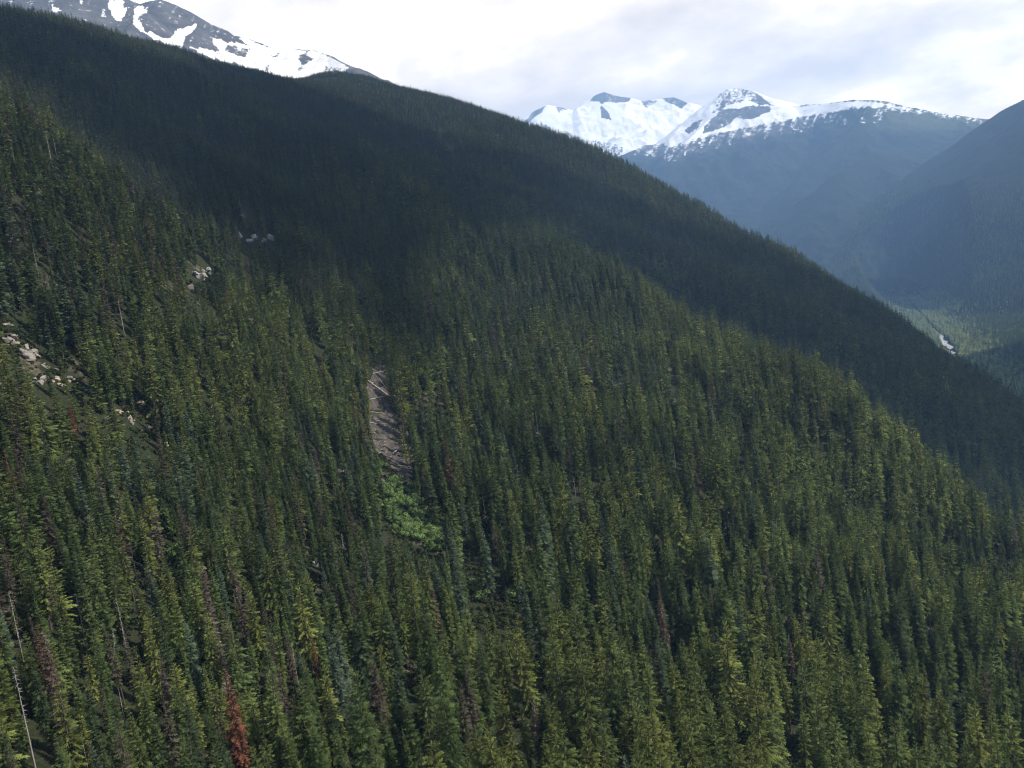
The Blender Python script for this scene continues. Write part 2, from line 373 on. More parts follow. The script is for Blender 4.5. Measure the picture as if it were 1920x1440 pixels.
def wall_z(x, y):
    az = np.arctan2(x, y); r = np.hypot(x, y)
    fi = np.clip(np.interp(az, W_AZ, np.arange(len(W_AZ))), 0, len(W_AZ) - 1.001); fj = np.clip((r - W_R[0]) / (W_R[1] - W_R[0]), 0, len(W_R) - 1.001)
    i = fi.astype(int); j = fj.astype(int); a = fi - i; b = fj - j; H = np.maximum(d5[2], FLOOR_Z)
    z = (H[j, i] * (1 - a) + H[j, i + 1] * a) * (1 - b) + (H[j + 1, i] * (1 - a) + H[j + 1, i + 1] * a) * b
    return np.where((az < W_AZ[0]) | (az > W_AZ[-1]), FLOOR_Z, z)

# unseen mountains closing the valley right and behind, added to block low sky light
azs = np.radians(np.arange(47, 262, 1.2)); rads = np.arange(1900, 6400, 110.0); A, R = np.meshgrid(azs, rads); X = R * np.sin(A); Y = R * np.cos(A)
vn = VNoise(77); rr_ = 3900 + 700 * (vn.fbm(A * 900, A * 0 + 5, 300, 3) - .5); top_ = 820 + 500 * (vn.fbm(A * 1500, A * 0 + 9, 320, 4) - .5)
H = top_ - np.abs(R - rr_) * .68 + (vn.fbm(X, Y, 800, 5, True) - .6) * 420; ny, nx = X.shape
me = new_mesh('valley_wall', np.stack([X.ravel(), Y.ravel(), np.maximum(H, FLOOR_Z - 30).ravel()], -1), grid_faces(nx, ny), True)
for nm, v in (('snow', sstep(620, 900, H) * .5), ('rock', sstep(450, 700, H)), ('meadow', H * 0)): fattr(me, nm, v.ravel())
link('valley_wall', me, [M_ALP], kind='structure')

# ------------------------------------------------------------------ haze: one closed box of even air
mt, t, out = material('haze')
pv = t.nodes.new('ShaderNodeVolumePrincipled'); pv.inputs['Color'].default_value = (.34, .585, 1.0, 1)
pv.inputs['Density'].default_value = 6.8e-5; pv.inputs['Anisotropy'].default_value = 0.0
t.links.new(pv.outputs[0], out.inputs['Volume'])
hx0, hx1, hy0, hy1, hz0, hz1 = -9100, 9100, -6600, 16100, FLOOR_Z - 45, 2900
hv = [(x, y, z) for z in (hz0, hz1) for x, y in ((hx0, hy0), (hx1, hy0), (hx1, hy1), (hx0, hy1))]
link('haze', new_mesh('haze', hv, [(3, 2, 1, 0), (4, 5, 6, 7), (0, 1, 5, 4), (1, 2, 6, 5), (2, 3, 7, 6), (3, 0, 4, 7)]), [mt], kind='stuff')

# ------------------------------------------------------------------ tree materials
def mat_leaf():
    mt, t, out = material('needles')
    c = attr(t, 'leaf', 'INSTANCER').outputs['Color']; v = attr(t, 'var').outputs['Fac']
    k = mathn(t, 'ADD', .28, mathn(t, 'MULTIPLY', v, 1.5))
    sc_ = t.nodes.new('ShaderNodeVectorMath'); sc_.operation = 'SCALE'; t.links.new(c, sc_.inputs[0]); t.links.new(k, sc_.inputs['Scale'])
    c2 = mixc(t, mathn(t, 'MULTIPLY', attr(t, 'dry').outputs['Fac'], .8), sc_.outputs[0], (.075, .060, .048))
    d = t.nodes.new('ShaderNodeBsdfDiffuse'); t.links.new(c2, d.inputs[0])
    tr = t.nodes.new('ShaderNodeBsdfTranslucent'); t.links.new(c2, tr.inputs[0])
    ms = t.nodes.new('ShaderNodeMixShader'); ms.inputs[0].default_value = .14
    t.links.new(d.outputs[0], ms.inputs[1]); t.links.new(tr.outputs[0], ms.inputs[2]); t.links.new(ms.outputs[0], out.inputs[0])
    return mt
M_LEAF = mat_leaf()
def mat_bark(name, a, b, sc_=(3, 3, .35)):
    mt, t, out = material(name); co = objco(t)
    mp = t.nodes.new('ShaderNodeMapping'); mp.inputs['Scale'].default_value = sc_; t.links.new(co, mp.inputs[0])
    n = noise(t, mp.outputs[0], 1.5, 4, .65)
    diffuse(t, out, ramp(t, n, [(.3, a), (.7, b)]), .95, n, .6, .1); return mt
M_BARK = mat_bark('bark', (.05, .042, .036), (.12, .10, .088))
M_DEAD = mat_bark('dead_wood', (.17, .155, .145), (.36, .34, .315))
M_LOG = mat_bark('log_wood', (.30, .25, .20), (.55, .49, .42))

# ------------------------------------------------------------------ tree shapes
def tube(p, r, n=6):
    p = np.asarray(p, float); r = np.asarray(r, float); V = []; Fc = []
    for k in range(len(p)):
        d = p[min(k + 1, len(p) - 1)] - p[max(k - 1, 0)]; d = d / (np.linalg.norm(d) + 1e-9)
        a = np.cross(d, (0.31, .95, .1)); a /= np.linalg.norm(a); b = np.cross(d, a)
        for q in range(n):
            th = 2 * math.pi * q / n; V.append(p[k] + r[k] * (a * math.cos(th) + b * math.sin(th)))
    for k in range(len(p) - 1):
        for q in range(n):
            i, j = k * n + q, k * n + (q + 1) % n
            Fc += [(i, j, j + n), (i, j + n, i + n)]
    return np.array(V), np.array(Fc)
def merge(parts):
    V = []; Fc = []; o = 0
    for v, f in parts: V.append(v); Fc.append(np.asarray(f) + o); o += len(v)
    return np.concatenate(V), np.concatenate(Fc)

def make_crown(seed, H, R, nwhorl, nbr, nseg, form='fir', width=.42, dry=0.0, start=.06, gaps=.06):
    """needle sprays: each branch is a drooping axis fringed with side twigs"""
    g = np.random.default_rng(seed)
    V = []; Fc = []; VAR = []; DRY = []
    t = np.sort(g.random(nwhorl) * .35 / nwhorl + np.linspace(start, .985, nwhorl))
    side_bias = g.random() * 6.28
    lump = np.cumsum(g.normal(0, .35, nwhorl)); lump = lump - np.convolve(lump, np.ones(7) / 7, 'same'); lump = np.clip(lump * (1.9 if form == 'hemlock' else 1.0), -1.3, 1.2)
    for w in range(nwhorl):
        u = 1 - t[w]
        if form == 'fir': Lw = R * min(1.0, .10 + (u * 1.75) ** .85)
        elif form == 'hemlock': Lw = R * (.12 + .90 * min(1, (u * 1.75) ** .72))
        else: Lw = R * min(1.0, .08 + (u * 1.5) ** .7)
        if t[w] < start + .18: Lw *= .55 + .45 * (t[w] - start) / .18
        Lw *= 1 + .30 * lump[w]
        nb = nbr if u > .12 else max(3, nbr - 3)
        th0 = g.random() * 6.28; wv = g.random()
        for b in range(nb):
            if g.random() < gaps: continue
            th = th0 + 6.283 * b / nb + g.normal(0, .22)
            Lb = Lw * ((.70 + .42 * g.random()) if form == 'hemlock' else (.82 + .25 * g.random())) * (1 + .16 * math.cos(th - side_bias)) + .12
            z0 = t[w] * H + g.normal(0, .012 * H / 10)
            if form == 'fir': rise, droop, tipu = .10, .62, .22
            elif form == 'hemlock': rise, droop, tipu = .26, .62, .10
            else: rise, droop, tipu = .22, .55, .30
            rise += .55 * (1 - u) ** 2 * 1.6 + g.normal(0, .10)
            s = np.linspace(.12, 1, nseg + 1)
            rad = Lb * (s * (1 - .10 * s)); zz = z0 + Lb * (rise * s - droop * s ** 2 + tipu * s ** 4)
            er = np.array([math.cos(th), math.sin(th), 0]); et = np.array([-math.sin(th), math.cos(th), 0])
            C = er[None] * rad[:, None] + np.array([0, 0, 1.])[None] * zz[:, None]
            tw = g.normal(0, .52); up_ = np.array([0, 0, 1.])
            sd_ = et * math.cos(tw) + up_ * math.sin(tw)
            base = len(V); V += list(C)
            v0 = np.clip(.25 * wv + .75 * g.random(), 0, 1); dr = 1.0 if g.random() < dry else 0.0
            for k in range(nseg):
                ww = Lb * width * (1.05 - .62 * s[k]) * (.75 + .5 * g.random())
                mid = C[k] * .25 + C[k + 1] * .75
                for sg in (-1, 1):
                    q = mid + sd_ * sg * ww * (.8 + .4 * g.random()) + er * ww * .45 - up_ * ww * (.34 if form != 'hemlock' else .40) * (.5 + g.random())
                    V.append(q); i = len(V) - 1
                    Fc.append((base + k, i, base + k + 1) if sg < 0 else (base + k, base + k + 1, i))
                    VAR.append(np.clip(v0 + g.normal(0, .13) + .18 * s[k], 0, 1)); DRY.append(dr)
            # end twig
            q = C[-1] + er * Lb * .16 - up_ * Lb * .05
            V += [q, C[-1] + sd_ * Lb * .10, C[-1] - sd_ * Lb * .10]; i = len(V)
            Fc.append((i - 3, i - 2, i - 1)); VAR.append(min(1, v0 + .25)); DRY.append(dr)
    # leader shoot
    i = len(V); V += [np.array([.10, 0, .955 * H]), np.array([-.07, .08, .955 * H]), np.array([-.07, -.08, .955 * H]), np.array([0, 0, H * 1.01])]
    Fc += [(i, i + 1, i + 3), (i + 1, i + 2, i + 3), (i + 2, i, i + 3)]; VAR += [.6] * 3; DRY += [0] * 3
    return np.array(V), np.array(Fc), np.array(VAR), np.array(DRY)
def crown_mesh(name, data):
    me = new_mesh(name, data[0], data[1]); fattr(me, 'var', data[2], 'FACE'); fattr(me, 'dry', data[3], 'FACE'); me.materials.append(M_LEAF); return me
def trunk_data(seed, H, r0, n=6, bend=.12):
    g = np.random.default_rng(seed); k = 7; z = np.linspace(-2.5, H * .97, k)
    x = np.cumsum(g.normal(0, bend, k)); y = np.cumsum(g.normal(0, bend, k)); x -= x[0]; y -= y[0]
    x[1:] *= np.linspace(.2, 1, k - 1); y[1:] *= np.linspace(.2, 1, k - 1)
    return tube(np.stack([x * .3, y * .3, z], -1), r0 * (1.02 - np.linspace(0, 1, k)) ** .85 + .015, n)
def trunk_mesh(name, seed, H, r0, mat=None):
    v, f = trunk_data(seed, H, r0); me = new_mesh(name, v, f, True); me.materials.append(mat or M_BARK); return me
def joined(name, crown, trunk, mats):
    nv = len(crown[0]); me = new_mesh(name, np.concatenate([crown[0], trunk[0]]), np.concatenate([crown[1], trunk[1] + nv]))
    fattr(me, 'var', np.concatenate([crown[2], np.zeros(len(trunk[1]))]), 'FACE'); fattr(me, 'dry', np.concatenate([crown[3], np.zeros(len(trunk[1]))]), 'FACE')
    for mm in mats: me.materials.append(mm)
    me.polygons.foreach_set('material_index', np.concatenate([np.zeros(len(crown[1]), np.int32), np.ones(len(trunk[1]), np.int32)]).astype(np.int32)); return me
def dead_branches(seed, H, n, lo, hi, lmax):
    g = np.random.default_rng(seed); parts = []
    for _ in range(n):
        t = lo + (hi - lo) * g.random(); th = g.random() * 6.28; Lb = lmax * (.25 + .75 * g.random()) * (1 - .5 * t)
        e = np.array([math.cos(th), math.sin(th), 0]); p0 = np.array([0, 0, t * H])
        p1 = p0 + e * Lb * .55 + np.array([0, 0, g.normal(-.05, .15) * Lb]); p2 = p1 + e * Lb * .45 + np.array([g.normal(0, .1), g.normal(0, .1), g.normal(-.12, .2)]) * Lb
        parts.append(tube([p0, p1, p2], [.075, .05, .015], 3))
    return merge(parts)

HREF = 25.0
# near variants (height 25 m at scale 1): spire firs and broader hemlocks
FIRS = [dict(seed=11 + k, H=HREF, R=r, nwhorl=int(nw * .66), nbr=8, nseg=6, form='fir', start=s_, width=.50) for k, (r, nw, s_) in
        enumerate([(2.0, 54, .05), (1.7, 56, .08), (2.3, 50, .04), (1.85, 52, .12), (1.55, 54, .05), (2.15, 48, .07)])]
HEMS = [dict(seed=41 + k, H=HREF, R=r, nwhorl=nw, nbr=8, nseg=7, form='hemlock', start=s_, width=.30, gaps=.10) for k, (r, nw, s_) in
        enumerate([(2.7, 30, .08), (2.4, 33, .10), (3.0, 28, .06), (2.2, 32, .12)])]
DRYS = [dict(seed=61 + k, H=HREF, R=r, nwhorl=nw, nbr=6, nseg=4, form='fir', start=s_, dry=.45, gaps=.30) for k, (r, nw, s_) in
        enumerate([(1.7, 44, .18), (1.9, 40, .25)])]
SPECS = FIRS + HEMS + DRYS                      # index 0-5 fir, 6-9 hemlock, 10-11 half dry
CROWNS = [crown_mesh('crown', make_crown(**s_)) for s_ in SPECS]
TRUNKS = [trunk_mesh('trunk', s_['seed'], HREF, .30) for s_ in SPECS]
lib = bpy.data.collections.new('tree_library')   # sources for the mass of the forest, not linked to the scene
def lib_add(k, me):
    o = bpy.data.objects.new('conifer_%02d' % k, me); lib.objects.link(o)
lods = []
for s_ in SPECS: lods.append((s_, dict(), 6))
for s_ in SPECS: lods.append((s_, dict(nwhorl=int(s_['nwhorl'] * .75), nbr=6, nseg=3, width=s_.get('width', .42) * 1.3), 4))
for s_ in SPECS: lods.append((s_, dict(nwhorl=20, nbr=5, nseg=1, width=.62), 3))
for k, (s_, ov, nt_) in enumerate(lods):
    q = dict(s_); q.update(ov)
    lib_add(k, joined('conifer', make_crown(**q), trunk_data(s_['seed'], HREF, .30, nt_), [M_LEAF, M_BARK]))
NSP = len(SPECS)

# ------------------------------------------------------------------ what stands on the slope besides the forest
def disc_list(l): return np.array(l, float)
# px, py, radius px, chance that a tree in front is gone
SLIDE_POLY = [(696,690),(724,682),(746,712),(757,770),(768,820),(772,868),(772,900),(748,896),(722,858),(700,848),(686,800),(686,752),(692,715)]
GAPS = disc_list([(704,700,10,1),(710,722,13,1),(710,745,16,1),(714,770,19,1),(718,795,21,1),(726,820,21,1),(732,845,19,1),(748,872,12,1),(761,895,6,1),
    (745,925,20,1),(765,945,28,1),(778,972,28,1),(790,995,25,.97),(752,970,20,1),(815,1015,14,.9),(893,1105,20,.95),(950,1125,17,.95),(880,1022,12,.8),(335,1050,14,.8)])

# ------------------------------------------------------------------ scatter the forest on the hillside
SP = 4.1
sx = np.arange(-1500, 1450, SP); sy = np.arange(40, 3150, SP)
X, Y = np.meshgrid(sx, sy); X = (X + RNG.uniform(-.46, .46, X.shape) * SP).ravel(); Y = (Y + RNG.uniform(-.46, .46, Y.shape) * SP).ravel()
Z = hill_z(X, Y)
px, py, dep = project(np.stack([X, Y, Z + 10], -1)); dist = np.sqrt(X * X + Y * Y + Z * Z)
keep = (dep > 60) & (px > -420) & (px < 2350) & (py > -250) & (py < 1750) & (Z > -510)
gzx = (hill_z(X + 4, Y) - hill_z(X - 4, Y)) / 8; gzy = (hill_z(X, Y + 4) - hill_z(X, Y - 4)) / 8
big = 1 + .42 * sstep(-.34, .02, np.arctan2(X, Y)) * sstep(500, 150, Z)      # taller timber low on the slope
keep &= RNG.random(X.shape) < np.clip((.50 + .26 * sstep(420, 260, dist) * sstep(-.05, -.3, np.arctan2(X, Y))) * np.sqrt(1 + gzx ** 2 + gzy ** 2) / big ** 1.15, 0, .97)
X, Y, Z, dist, big = X[keep], Y[keep], Z[keep], dist[keep], big[keep]
# size: most are full grown, some are saplings; shorter towards the timberline
size = np.clip(RNG.normal(.81, .19, len(X)), .35, 1.35) * (1 - .42 * sstep(250, 620, Z))
size = np.clip(size * big, .4, 1.75)
small = RNG.random(len(X)) < .30; size = np.where(small, size * RNG.uniform(.22, .7, len(X)), size)
size *= .86 + .3 * VN.fbm(X, Y, 70, 3)
# hide what the mountain itself hides
hid = np.zeros(len(X), bool)
for f in np.linspace(.30, .985, 70):
    hid |= (Z + 26 * size + 4) * f < hill_z(X * f, Y * f)
X, Y, Z, dist, size = X[~hid], Y[~hid], Z[~hid], dist[~hid], size[~hid]
bx, by, _ = project(np.stack([X, Y, Z], -1)); tx, ty, _ = project(np.stack([X, Y, Z + 25 * size], -1))
def seg_dist(qx, qy):
    dx, dy = tx - bx, ty - by; t = np.clip(((qx - bx) * dx + (qy - by) * dy) / (dx * dx + dy * dy + 1e-6), 0, 1)
    return np.hypot(qx - bx - t * dx, qy - by - t * dy)
def clear(gx, gy, gr, gp, far):
    halfw = 2.0 * size / dist * FOC
    return (seg_dist(gx, gy) < gr + halfw * .6) & (dist < far + 3) & (RNG.random(len(X)) < gp)
ROCKS = [  # px, py, width px, height px, look, nickname, label
 (8,632,22,18,'pale','the edge rock','pale rock at the left edge, topmost of the row of pale rocks'),
 (44,650,26,16,'pale','the flat pale rock','flat pale rock, second from the top of the row on the left'),
 (70,672,26,26,'pale','the big pale rock','biggest pale rock in the row among the firs on the left'),
 (76,706,20,24,'pale','the pale rock under the big one','pale rock directly under the biggest pale rock on the left'),
 (122,704,22,20,'pale','the pale rock right of the big one','pale rock right of the biggest pale rock on the left'),
 (152,722,20,14,'pale','the low pale rock','low pale rock near the lower end of the row on the left'),
 (176,738,12,10,'pale','the small end rock','small pale boulder at the lower end of the row'),
 (20,612,14,12,'pale','the topmost small rock','small pale rock between two firs at the very top of the pale row'),
 (34,634,13,14,'pale','the narrow rock','narrow pale rock just right of the rock at the left edge'),
 (58,662,16,12,'pale','the rock left of the big one','pale rock touching the left side of the biggest pale rock'),
 (95,690,16,14,'pale','the rock between the big pair','pale rock between the biggest pale rock and the one to its right'),
 (108,718,14,12,'tan','the tan rock in the row','tan rock low in the row of pale rocks on the left'),
 (138,714,13,10,'tan','the small tan rock in the row','small tan rock beside the low pale rock on the left'),
 (226,770,13,10,'tan','the rock above the tan pair','small tan rock upslope of the white boulder'),
 (461,442,26,26,'grey','the high grey crag','light grey crag directly below the far red fir'),
 (486,448,16,14,'grey','the middle high rock','small grey rock right of the crag below the far red fir'),
 (508,446,12,12,'grey','the last high rock','smallest grey boulder of three below the far red fir'),
 (366,508,30,30,'grey','the wide grey crag','wide grey crag halfway up the left slope'),
 (390,506,14,18,'grey','the block beside the wide crag','upright grey block beside the wide grey crag'),
 (356,540,10,14,'pale','the boulder under the wide crag','pale boulder under the wide grey crag'),
 (250,788,14,20,'tan','the upright tan rock','upright tan rock among firs on the left slope'),
 (277,808,18,22,'tan','the bigger tan rock','bigger tan rock just right of the upright tan rock'),
 (311,832,16,8,'tan','the flat tan rock','flat tan rock below the bigger tan rock'),
 (201,786,7,9,'pale','the white boulder','tiny white boulder left of the upright tan rock'),
 (264,755,11,8,'tan','the upper tan boulder','small tan boulder above the upright tan rock'),
 (716,990,14,20,'tan','the rock by the thicket','tan rock at the left side of the green gully thicket'),
 (289,1252,26,18,'orange','the rusty rock','rusty orange rock outcrop in a gap low on the left'),
 (592,1060,16,8,'pale','the flat rock in mid-slope','flat pale rock in the forest left of the gully'),
 (640,884,11,8,'pale','the boulder left of the slide','small pale boulder left of the bare slide'),
 (768,893,11,7,'pale','the boulder at the slide foot','small pale boulder at the foot of the bare slide')]
gone = np.zeros(len(X), bool)
for gx, gy, gr, gp in GAPS:
    far = float(np.linalg.norm(hill_hit(np.array([gx]), np.array([gy]))[0])); gone |= clear(gx, gy, gr, gp, far)
for rx, ry, rw, rh, _, _, _ in ROCKS:
    far = float(np.linalg.norm(hill_hit(np.array([rx]), np.array([ry]))[0])); gone |= clear(rx, ry, (rw + rh) * .24, .88, far)
# standing dead and red trees, placed by their tops
DEADS = [ # top px, top py, height m, look, nickname, label
 (425,1258,26,'rust','the big rust-red fir','big rust-red dead fir with a bare grey tip'),
 (583,1188,14,'rust','the thin rust-red spike','thin rust-red dead spike against a yellow-green hemlock'),
 (129,752,15,'red','the deep red fir','deep red dead fir standing alone in dark firs on the left'),
 (465,374,14,'red','the far red fir','red dead fir high on the slope above the grey rocks'),
 (215,958,23,'maroon','the maroon fir','dark maroon half-bare fir, tallest reddish tree on the left'),
 (378,1052,22,'brown','the brown fir by the lone bush','dull brown dead fir just below the lone pale green bush'),
 (444,1098,20,'brown','the purple-brown fir','purple-brown dying fir right of the brown fir by the lone bush'),
 (690,1170,9,'rust','the short rust-red sapling','short rust-red sapling in the middle of the lower slope'),
 (770,1408,9,'rust','the rust-red top at the bottom edge','rust-red treetop cut by the bottom edge of the picture'),
 (807,1088,18,'brown','the brown fir below the thicket','brown dying fir below the bright green gully thicket'),
 (1240,1132,26,'brown','the tall brown tree','tall ragged brown tree with bare lower stem, right of centre'),
 (1404,972,19,'brown','the pale brown fir','pale brown dying fir in the green timber, beside a grey snag'),
 (1478,1190,18,'brown','the brown fir on the right','brown dying fir among olive hemlocks low on the right'),
 (80,1180,22,'brown','the brown fir near the two snags','grey-brown dead fir right of the two white snags'),
 (562,1345,16,'brown','the brown top near the bottom','brown dead top near the bottom edge, right of the big rust-red fir'),
 (15,1105,17,'snag','the upper white snag','white bare snag with short side branches at the left edge, upper of two'),
 (24,1246,21,'snag','the lower white snag','long white leaning snag at the left edge, lower of two'),
 (141,1110,15,'snag','the straight grey snag','straight grey snag with a broken top, right of the white snags'),
 (197,1178,15,'lean','the leaning trunk','leaning grey dead trunk above the rusty rock'),
 (221,1288,10,'bare','the bare pale pole','bare pale pole standing below the leaning trunk'),
 (217,1118,16,'snag','the branchy grey snag','grey snag with many fine branches, above the leaning trunk'),
 (243,1015,13,'snag','the snag beside the maroon fir','thin pale snag right beside the dark maroon fir'),
 (546,1205,13,'snag','the crooked snag','small crooked snag left of the thin rust-red spike'),
 (1075,893,15,'snag','the snag right of the thicket','pale snag in the dark timber right of the gully thicket'),
 (220,556,18,'snag','the grey snag above the pale rocks','grey snag on the left slope, upslope of the row of pale rocks'),
 (446,358,16,'snag','the snag beside the far red fir','thin grey snag just left of the far red fir'),
 (1355,932,24,'snag','the snag beside the pale brown fir','silver snag with long side branches left of the pale brown fir'),
 (1380,1140,19,'snag','the grey snag on the right','grey snag among olive hemlocks between the two brown trees on the right'),
 (640,1000,12,'snag','the small snag left of the thicket','small pale snag left of the gully thicket'),
 (60,455,15,'snag','the snag at the upper left','short grey snag in the upper left forest'),
 (85,245,16,'snag','the high left twin snag','grey snag on the high left shoulder, left one of a pair'),
 (98,250,15,'snag','the high right twin snag','grey snag on the high left shoulder, right one of a pair'),
 (1262,830,16,'snag','the snag in the mid-slope timber','thin snag in the tall green timber right of the bare slide'),
 (905,930,14,'snag','the snag close to the thicket','small grey snag close to the right side of the gully thicket'),
 (150,1370,14,'bare','the short bare pole','short bare pole near the bottom left corner'),
 (1666,1390,12,'bare','the pale pole at the bottom right','short pale bare pole near the bottom edge on the right'),
 (1456,1235,15,'bare','the reddish pole','bare reddish pole between olive hemlocks low on the right'),
 (1766,1036,18,'snag','the far right snag','pale snag in the timber near the right edge'),
 (1742,1140,14,'snag','the thin far right snag','thin pale snag below the snag near the right edge'),
 (1800,1305,18,'snag','the snag at the lower right','grey snag near the lower right corner'),
 (1130,985,17,'brown','the greyish brown fir','greyish brown dying fir, upslope of the tall brown tree'),
 (1004,770,15,'snag','the white-stemmed snag','white-stemmed snag in the lit timber right of the bare slide'),
 (935,1215,18,'brown','the dull brown fir at centre','dull brown fir near the middle of the lower slope'),
 (1000,1310,20,'brown','the brown fir at bottom centre','brown dying fir near the bottom edge, right of centre')]
DP = []
for dx_, dy_, dh, kind_, _, _ in DEADS:
    p = hill_hit(np.array([float(dx_)]), np.array([float(dy_)]), lift=dh)[0]; z = float(hill_z(p[0], p[1])); DP.append((p[0], p[1], z))
    gone |= (np.hypot(X - p[0], Y - p[1]) < 3.2)
    # open the view on the upper part of each dead tree
    for f in ((.95, .8, .64, .5) if kind_ in ('snag', 'lean', 'bare', 'rust') else (.95, .78)):
        q = project(np.array([p[0], p[1], z + dh * f])); gone |= clear(float(q[0]), float(q[1]), 3.0, .95, float(np.linalg.norm(p)) - 4)
X, Y, Z, dist, size, tx, ty, bx, by = (a[~gone] for a in (X, Y, Z, dist, size, tx, ty, bx, by))
n = len(X)
# kinds: hemlocks in patches, more of them low and to the right; dry trees to the left
patch = VN.fbm(X + 500, Y + 900, 75, 3); patch2 = VN.fbm(X + 5000, Y + 100, 60, 3)
ph = np.clip((patch - .47) * 3.2 + .12 + .46 * sstep(850, 1350, tx) + .35 * np.exp(-((tx - 720) / 260) ** 2 - ((ty - 1400) / 220) ** 2), .03, .92) * np.where(Z > 300, .4, 1)
is_hem = RNG.random(n) < ph
is_dry = (RNG.random(n) < np.where(Z > 150, .20, np.where(tx < 700, .15, .06))) & ~is_hem
idx = np.where(is_hem, RNG.integers(6, 10, n), np.where(is_dry, RNG.integers(10, 12, n), RNG.integers(0, 6, n)))
fir_c = np.array([(.050, .071, .026), (.060, .084, .028), (.040, .057, .027), (.054, .078, .046), (.066, .090, .062), (.074, .096, .028)])
fir_p = np.array([.32, .24, .20, .07, .04, .13])
hem_c = np.array([(.094, .113, .032), (.078, .100, .031), (.110, .124, .034), (.066, .088, .031)]); hem_p = np.array([.34, .34, .12, .20])
dry_c = np.array([(.060, .060, .036), (.072, .058, .044), (.085, .070, .062), (.062, .050, .036), (.11, .055, .028)]); dry_p = np.array([.34, .26, .2, .15, .05])
fk = RNG.choice(6, n, p=fir_p); hk = RNG.choice(4, n, p=hem_p); dk = RNG.choice(5, n, p=dry_p)
leaf = np.where(is_hem[:, None], hem_c[hk], np.where(is_dry[:, None], dry_c[dk], fir_c[fk]))
leaf = .91 * leaf * (RNG.uniform(.80, 1.2, n) * (.68 + .64 * patch2))[:, None]
rot = np.stack([RNG.normal(0, .032, n), RNG.normal(0, .032, n), RNG.uniform(0, 6.283, n)], -1)
wid = np.where(is_hem, RNG.uniform(.78, 1.15, n), RNG.uniform(.74, 1.22, n)) * np.where(size < .55, 1.2, 1)
scl = np.stack([size * wid, size * wid, size], -1)
lod = np.where(dist < 560, 0, np.where(dist < 1150, 1, 2))

# the 300 that show largest are trees of their own
vis_h = np.clip(by, 0, 1440) - np.clip(ty, 0, 1440)
inframe = (tx > 6) & (tx < 1912) & (ty > 0) & (ty < 1418) & (bx > -30)
score = np.where(inframe, 25 * size / dist * FOC * np.clip(vis_h / (by - ty + 1e-3), 0, 1), 0)
NSINGLE = 300
single = np.zeros(n, bool); single[np.argsort(-score)[:NSINGLE]] = True

def points_forest(name, P, idx_, rot_, scl_, leaf_, label, seed=0):
    me = bpy.data.meshes.new(name); k = len(P); me.vertices.add(k); me.vertices.foreach_set('co', np.asarray(P, np.float32).ravel())
    a = me.attributes.new('idx', 'INT', 'POINT'); a.data.foreach_set('value', np.asarray(idx_, np.int32))
    for nm, v in (('rot', rot_), ('scl', scl_)):
        a = me.attributes.new(nm, 'FLOAT_VECTOR', 'POINT'); a.data.foreach_set('vector', np.asarray(v, np.float32).ravel())
    a = me.attributes.new('leaf', 'FLOAT_COLOR', 'POINT'); a.data.foreach_set('color', np.concatenate([leaf_, np.ones((k, 1))], 1).astype(np.float32).ravel())
    o = bpy.data.objects.new(name, me); COL.objects.link(o)
    ng = bpy.data.node_groups.new(name, 'GeometryNodeTree')
    ng.interface.new_socket('Geometry', in_out='INPUT', socket_type='NodeSocketGeometry'); ng.interface.new_socket('Geometry', in_out='OUTPUT', socket_type='NodeSocketGeometry')
    gi = ng.nodes.new('NodeGroupInput'); go = ng.nodes.new('NodeGroupOutput'); ip = ng.nodes.new('GeometryNodeInstanceOnPoints'); ci = ng.nodes.new('GeometryNodeCollectionInfo')
    ci.inputs['Collection'].default_value = lib; ci.inputs['Separate Children'].default_value = True; ci.inputs['Reset Children'].default_value = True
    def na(nm, ty):
        q = ng.nodes.new('GeometryNodeInputNamedAttribute'); q.data_type = ty; q.inputs['Name'].default_value = nm; return q.outputs['Attribute']
    ng.links.new(gi.outputs[0], ip.inputs['Points']); ng.links.new(ci.outputs[0], ip.inputs['Instance']); ip.inputs['Pick Instance'].default_value = True
    ng.links.new(na('idx', 'INT'), ip.inputs['Instance Index']); ng.links.new(na('scl', 'FLOAT_VECTOR'), ip.inputs['Scale'])
    er = ng.nodes.new('FunctionNodeEulerToRotation'); ng.links.new(na('rot', 'FLOAT_VECTOR'), er.inputs[0]); ng.links.new(er.outputs[0], ip.inputs['Rotation'])
    ng.links.new(ip.outputs[0], go.inputs[0])
    md = o.modifiers.new('forest', 'NODES'); md.node_group = ng
    o['kind'] = 'stuff'; o['label'] = label
    return o
r_ = ~single
points_forest('conifer_forest', np.stack([X, Y, Z], -1)[r_], (idx + lod * NSP)[r_], rot[r_], scl[r_], leaf[r_],
              'dense dark conifer forest covering the whole mountainside')

# forest of the valley floor and of the opposite wall
SP2 = 11.5
ax = np.arange(900, 4700, SP2); ay = np.arange(2150, 7800, SP2)
FX, FY = np.meshgrid(ax, ay); FX = (FX + RNG.uniform(-.5, .5, FX.shape) * SP2).ravel(); FY = (FY + RNG.uniform(-.5, .5, FY.shape) * SP2).ravel()
FZ = wall_z(FX, FY)
fx_, fy_, fd = project(np.stack([FX, FY, FZ + 12], -1))
k_ = (fx_ > 1420) & (fx_ < 2150) & (fy_ > 300) & (fy_ < 1000) & (RNG.random(FX.shape) < .9 * sstep(330, 430, fy_))
FX, FY, FZ, fx_, fy_ = (a[k_] for a in (FX, FY, FZ, fx_, fy_))
hid = np.zeros(len(FX), bool)
for f in np.linspace(.25, .8, 40): hid |= (FZ + 40) * f < hill_z(FX * f, FY * f) * ((FX * f < 1480) & (FY * f < 3290)) - 2000 * ~((FX * f < 1480) & (FY * f < 3290))
FX, FY, FZ, fx_, fy_ = (a[~hid] for a in (FX, FY, FZ, fx_, fy_))
cdist = creek_dist(FX, FY)
